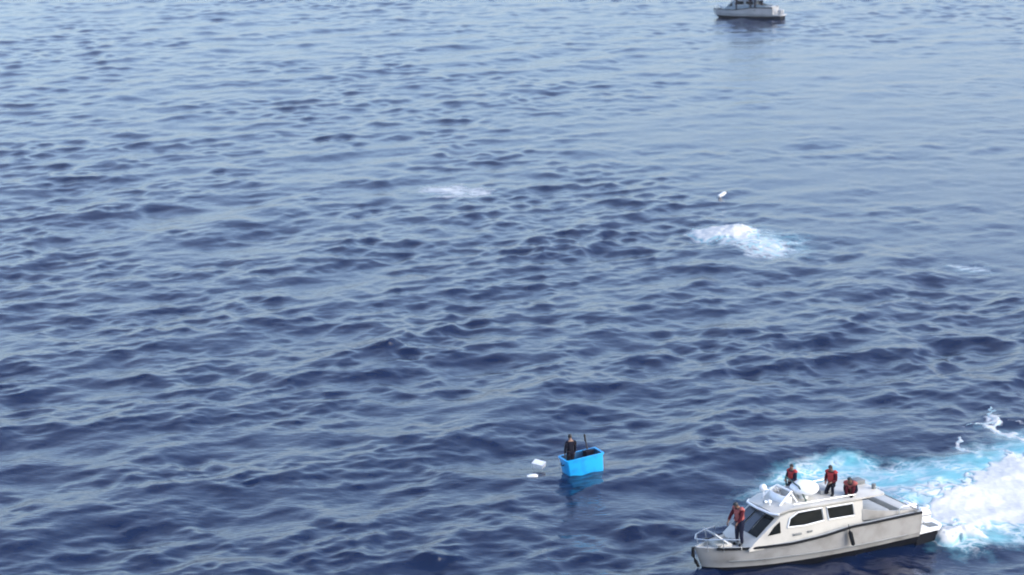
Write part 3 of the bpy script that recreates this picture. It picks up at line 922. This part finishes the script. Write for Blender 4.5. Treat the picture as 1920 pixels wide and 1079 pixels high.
def roof_gear(bt):
    rz = 2.48
    rd = MB(); rd.ellipsoid((6.0, .25, rz + .42), (.58, .58, .30), u=20, v=12); rd.tube([(6.05, .22, rz - .03), (6.05, .22, rz + .2)], [.24, .2], 12)
    rd.build('radar_dome', M['white'], bt)
    # flying bridge coaming with its little screen
    fb = MB()
    fb.loft([[(6.9, .72, rz - .02), (6.85, .70, rz + .28)], [(7.2, .45, rz - .05), (7.12, .43, rz + .30)], [(7.28, 0, rz - .05), (7.2, 0, rz + .32)],
             [(7.2, -.45, rz - .05), (7.12, -.43, rz + .30)], [(6.9, -.72, rz - .02), (6.85, -.70, rz + .28)], [(6.2, -.86, rz - .02), (6.2, -.84, rz + .22)]])
    o = fb.build('flybridge_screen', M['white'], bt, angle=60)
    sm = o.modifiers.new('thick', 'SOLIDIFY'); sm.thickness = .04
    cn = MB(); cn.box((6.55, .05, rz + .22), (.40, .70, .44), bevel=.05, taper=.85); cn.build('helm_console', M['grey_deck_box'], bt)
    wh = MB(); wh.tube([(6.33 + .0 * k, .05 + .17 * math.cos(k * math.pi / 8), rz + .42 + .17 * math.sin(k * math.pi / 8)) for k in range(17)], .016, 6); wh.build('steering_wheel', M['rubber'], bt)
    # mast arch leaning aft
    ar = MB()
    ar.tube([(7.35, .62, rz - .03), (7.0, .60, rz + .30), (6.75, .50, rz + .44), (6.75, -.50, rz + .44), (7.0, -.60, rz + .30), (7.35, -.62, rz - .03)], .045, 8)
    ar.tube([(6.55, .62, rz), (6.80, .58, rz + .40)], .032, 8); ar.tube([(6.55, -.62, rz), (6.80, -.58, rz + .40)], .032, 8)
    ar.build('mast_arch', M['white'], bt)
    gs = MB()
    gs.tube([(6.2, .75, rz), (6.45, .55, rz + .62)], .035, 8); gs.tube([(6.15, -.75, rz), (6.35, -.55, rz + .72)], .035, 8)
    gs.tube([(6.45, .55, rz + .62), (6.35, -.55, rz + .72)], .03, 8)
    gs.build('antenna_frame', M['green'], bt)
    sl = MB(); sl.tube([(7.35, -.55, rz - .05), (7.35, -.55, rz + .30)], .035, 8); sl.ellipsoid((7.37, -.55, rz + .40), (.15, .15, .15), u=14, v=10); sl.build('searchlight', M['white'], bt)
    sl = MB(); sl.tube([(7.62, .35, rz - .06), (7.62, .35, rz + .06)], .03, 8); sl.ellipsoid((7.64, .35, rz + .12), (.09, .09, .08), u=12, v=8); sl.build('navigation_lamp', M['white'], bt)
    hn = MB(); hn.tube([(7.45, .12, rz + .03), (7.75, .12, rz + .05)], .03, 8, r1=.075); hn.build('horn', M['steel'], bt)
    bx = MB(); bx.box((3.1, -.35, 2.57), (.42, .5, .22), bevel=.04); bx.build('life_raft_case', M['greytrim'], bt)
    vt = MB(); vt.tube([(2.95, .55, 2.42), (2.95, .55, 2.70)], .09, 10); vt.build('roof_vent', M['greytrim'], bt)
    sx = MB(); sx.box((5.0, -.1, 2.58), (.5, .8, .16), bevel=.03); sx.build('roof_seat', M['grey_deck_box'], bt)


roof_gear(boat)

# fender hanging over the side on its own rope
fe = thing('fender', 'black cylindrical fender hanging from the side rail of the nearest patrol boat', 'fender', onboat(4.8, 1.70, .72), (0, 0, math.pi + BOAT_ANG))
q = MB(); q.tube([(-.16, .05, 0), (-.15, .055, .04), (-.02, .02, .52), (0, 0, .58), (.0, .0, .62)], [.04, .085, .09, .05, .02], 10); q.build('fender_body', M['rubber'], fe)
q = MB(); q.tube([(0, 0, .60), (.02, -.08, .86)], .014, 6); q.build('fender_rope', M['rubber'], fe)

crew = 'crew members aboard the nearest patrol boat'
h0 = math.pi + BOAT_ANG
make_person('person', 'person standing bent over on the bow deck in faded orange vest and dark trousers', upright(.20, .60, 'reach'), onboat(8.93, .32, .98),
            h0 + .25, 'dark_red_cloth', 'navy', 'vest_faded', group=crew, scale=1.08)
make_person('person', 'person in red vest on the cabin roof directly behind the white radar dome', kneeling(.08, .15, 'hold'), onboat(6.0, -.60, 2.46), h0 + .35, 'navy', 'navy', 'vest', group=crew, scale=.9)
make_person('person', 'person in dark red vest kneeling upright on the cabin roof, biggest of the pair', kneeling(.22, .30, 'hold'), onboat(4.75, .32, 2.47), h0 + .5, 'dark_red_cloth', 'blackcloth', 'vest', group=crew, scale=.95)
make_person('person', 'person in faded red vest hunched low on the aft end of the cabin roof', seated(.62, .1, 'hold'), onboat(4.02, .62, 2.45), h0 + .7, 'navy', 'dark_red_cloth', 'vest_faded', group=crew)

# ---------------------------------------------------------------- the far patrol boat
FAR = gnd(1404, 34)
FANG = R(-24)
FS = 0.88
far = patrol_boat('distant hazy white boat cut off by the top edge of the photo', (0, 0, 0), 0, M['hull_far'], 'white patrol boats on the sea')
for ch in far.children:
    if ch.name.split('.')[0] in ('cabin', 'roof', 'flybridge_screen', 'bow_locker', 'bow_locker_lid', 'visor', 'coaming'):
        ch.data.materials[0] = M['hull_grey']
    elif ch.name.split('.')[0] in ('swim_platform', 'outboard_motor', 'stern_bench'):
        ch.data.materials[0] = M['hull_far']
far.scale = (FS, FS, FS * 1.15)
far.rotation_euler = (0, 0, math.pi + FANG)
FM = Matrix.Rotation(math.pi + FANG, 4, 'Z') @ Matrix.Diagonal((FS, FS, FS * 1.15, 1))
off = FM @ Vector((L / 2, 0, 0))
far.location = (FAR.x - off.x, FAR.y - off.y, 0)
FM = Matrix.Translation(far.location) @ FM
fcrew = 'dark clothed people on the distant boat'
FAR_LABELS = ['leftmost of the dark figures on the distant boat, nearest its bow', 'dark figure on the distant boat, second from its bow',
              'dark figure on the distant boat, third from its bow', 'rightmost of the dark figures on the distant boat, low in its stern']
for i, (x, y, a) in enumerate(((6.9, 1.3, .2), (4.7, 1.35, -.5), (4.0, 1.38, .3), (3.2, .7, 1.0))):
    p = FM @ Vector((x, y, sheer(x) - (.1 if x > 4 else .42)))
    if i == 0:
        fp = make_person('person', FAR_LABELS[0], upright(.08, .1, 'down'), p, math.pi + FANG + a, 'blackcloth', 'blackcloth', group=fcrew)
    else:
        c = copy_tree(fp); c.location = p; c.rotation_euler = (0, 0, math.pi + FANG + a); c['label'] = FAR_LABELS[i]

# ---------------------------------------------------------------- the blue tub and its occupant
TUB = gnd(1090, 892)
TW, TD = 1.78, 0.95
tub = thing('fish_tub', 'bright blue open plastic tub drifting tilted on the waves with a person inside', 'tub', (TUB.x + .06, TUB.y + .25, .28), (R(-1), R(-7), R(22)))
def tub_ring(w, d, z, r=.09, n=4):
    pts = []
    for (cx, cy, a0) in ((w / 2 - r, d / 2 - r, 0), (-w / 2 + r, d / 2 - r, 90), (-w / 2 + r, -d / 2 + r, 180), (w / 2 - r, -d / 2 + r, 270)):
        for k in range(n):
            a = R(a0 + 90 * k / (n - 1)); pts.append((cx + r * math.cos(a), cy + r * math.sin(a), z))
    return pts
t = MB()
t.loft([tub_ring(TW * .90, TD * .88, -.65), tub_ring(TW * .92, TD * .90, -.60), tub_ring(TW, TD, .58), tub_ring(TW + .09, TD + .09, .585), tub_ring(TW + .09, TD + .09, .65), tub_ring(TW - .08, TD - .08, .65)], close_u=True)
t.bm.faces.new([t.bm.verts.new(p) for p in tub_ring(TW * .90, TD * .88, -.65)])
t.build('tub_shell', M['tub'], tub)
t = MB()
t.loft([tub_ring(TW - .08, TD - .08, .645), tub_ring(TW * .86, TD * .82, -.55)], close_u=True)
t.bm.faces.new([t.bm.verts.new(p) for p in tub_ring(TW * .86, TD * .82, -.55)])
t.build('tub_lining', M['tub_in'], tub)
for sx in (-1, 1):
    t = MB(); t.tube([(sx * (TW / 2 + .03), -.16, .42), (sx * (TW / 2 + .09), -.12, .36), (sx * (TW / 2 + .09), .12, .36), (sx * (TW / 2 + .03), .16, .42)], .022, 6); t.build('handle', M['rubber'], tub)
bpy.context.view_layer.update()
TM = tub.matrix_basis.copy()
pp = TM @ Vector((-.60, 0, -.06))
make_person('person', 'dark clothed person standing alone inside the drifting blue tub', upright(.06, .25, 'down'), pp, R(115), 'blackcloth', 'blackcloth', scale=1.0)
pole = thing('pole', 'dark wooden pole leaning up out of the right side of the blue tub', 'pole', TM @ Vector((.45, .15, -.50)))
t = MB(); t.tube([(0, 0, 0), (-.10, .10, .75), (-.28, .26, 1.62)], [.028, .03, .026], 8); t.build('shaft', M['wood'], pole)
t = MB(); t.box((-.30, .28, 1.68), (.05, .14, .36), (R(8), R(-10), R(20)), bevel=.015); t.build('blade', M['wood'], pole)
t = MB(); t.box((0, 0, 0), (.42, .30, .26), bevel=.03); t.box((0, 0, .15), (.44, .32, .05), bevel=.012)
kb = t.build('bundle', M['blackcloth']); kb.location = TM @ Vector((.45, .22, .50)); kb.rotation_euler = (0, 0, .6)
tag(kb, 'dark bundle wedged against the back rim inside the blue tub', 'bundle')

# ---------------------------------------------------------------- floating debris
def foam_box(name, label, loc, rot, size, group=None):
    o = thing(name, label, 'box', loc, rot, group)
    b = MB(); b.box((0, 0, 0), size, bevel=.035, taper=1.05); b.build('box_body', M['foamwhite'], o)
    b = MB(); b.box((0, 0, size[2] / 2 + .035), (size[0] * 1.08, size[1] * 1.08, .075), bevel=.02); b.build('lid', M['foamwhite'], o)
    return o
p = gnd(1010, 880)
foam_box('foam_box', 'white foam box floating just left of the blue tub', (p.x, p.y, .17), (R(12), R(8), R(-24)), (.50, .38, .20))
p = gnd(998, 897)  # pale reflection of the foam box, modelled as a solid white slab
sl = thing('reflection_slab', 'flat white slab standing in for the reflection just below the foam box', 'reflection', (p.x, p.y, .06), (R(4), R(-5), R(14)))
b = MB(); b.prism([(-.24, -.10, 0), (.05, -.16, 0), (.25, -.08, 0), (.20, .10, 0), (-.05, .15, 0), (-.22, .08, 0)], (0, 0, .09), .015); b.build('slab', M['foamwhite'], sl)
p = gnd(1354, 369)
bu = thing('float', 'tiny white float bobbing in open water above the bright breaking crest', 'float', (p.x, p.y, .16), (R(8), R(60), R(20)))
b = MB(); b.tube([(0, 0, -.32), (0, 0, -.28), (0, 0, .20), (0, 0, .27), (0, 0, .34)], [.06, .13, .13, .07, .05], 14); b.build('float_body', M['foamwhite'], bu)
b = MB(); b.tube([(0, 0, .34), (0, 0, .40)], .05, 10); b.build('cap', M['rubber'], bu)
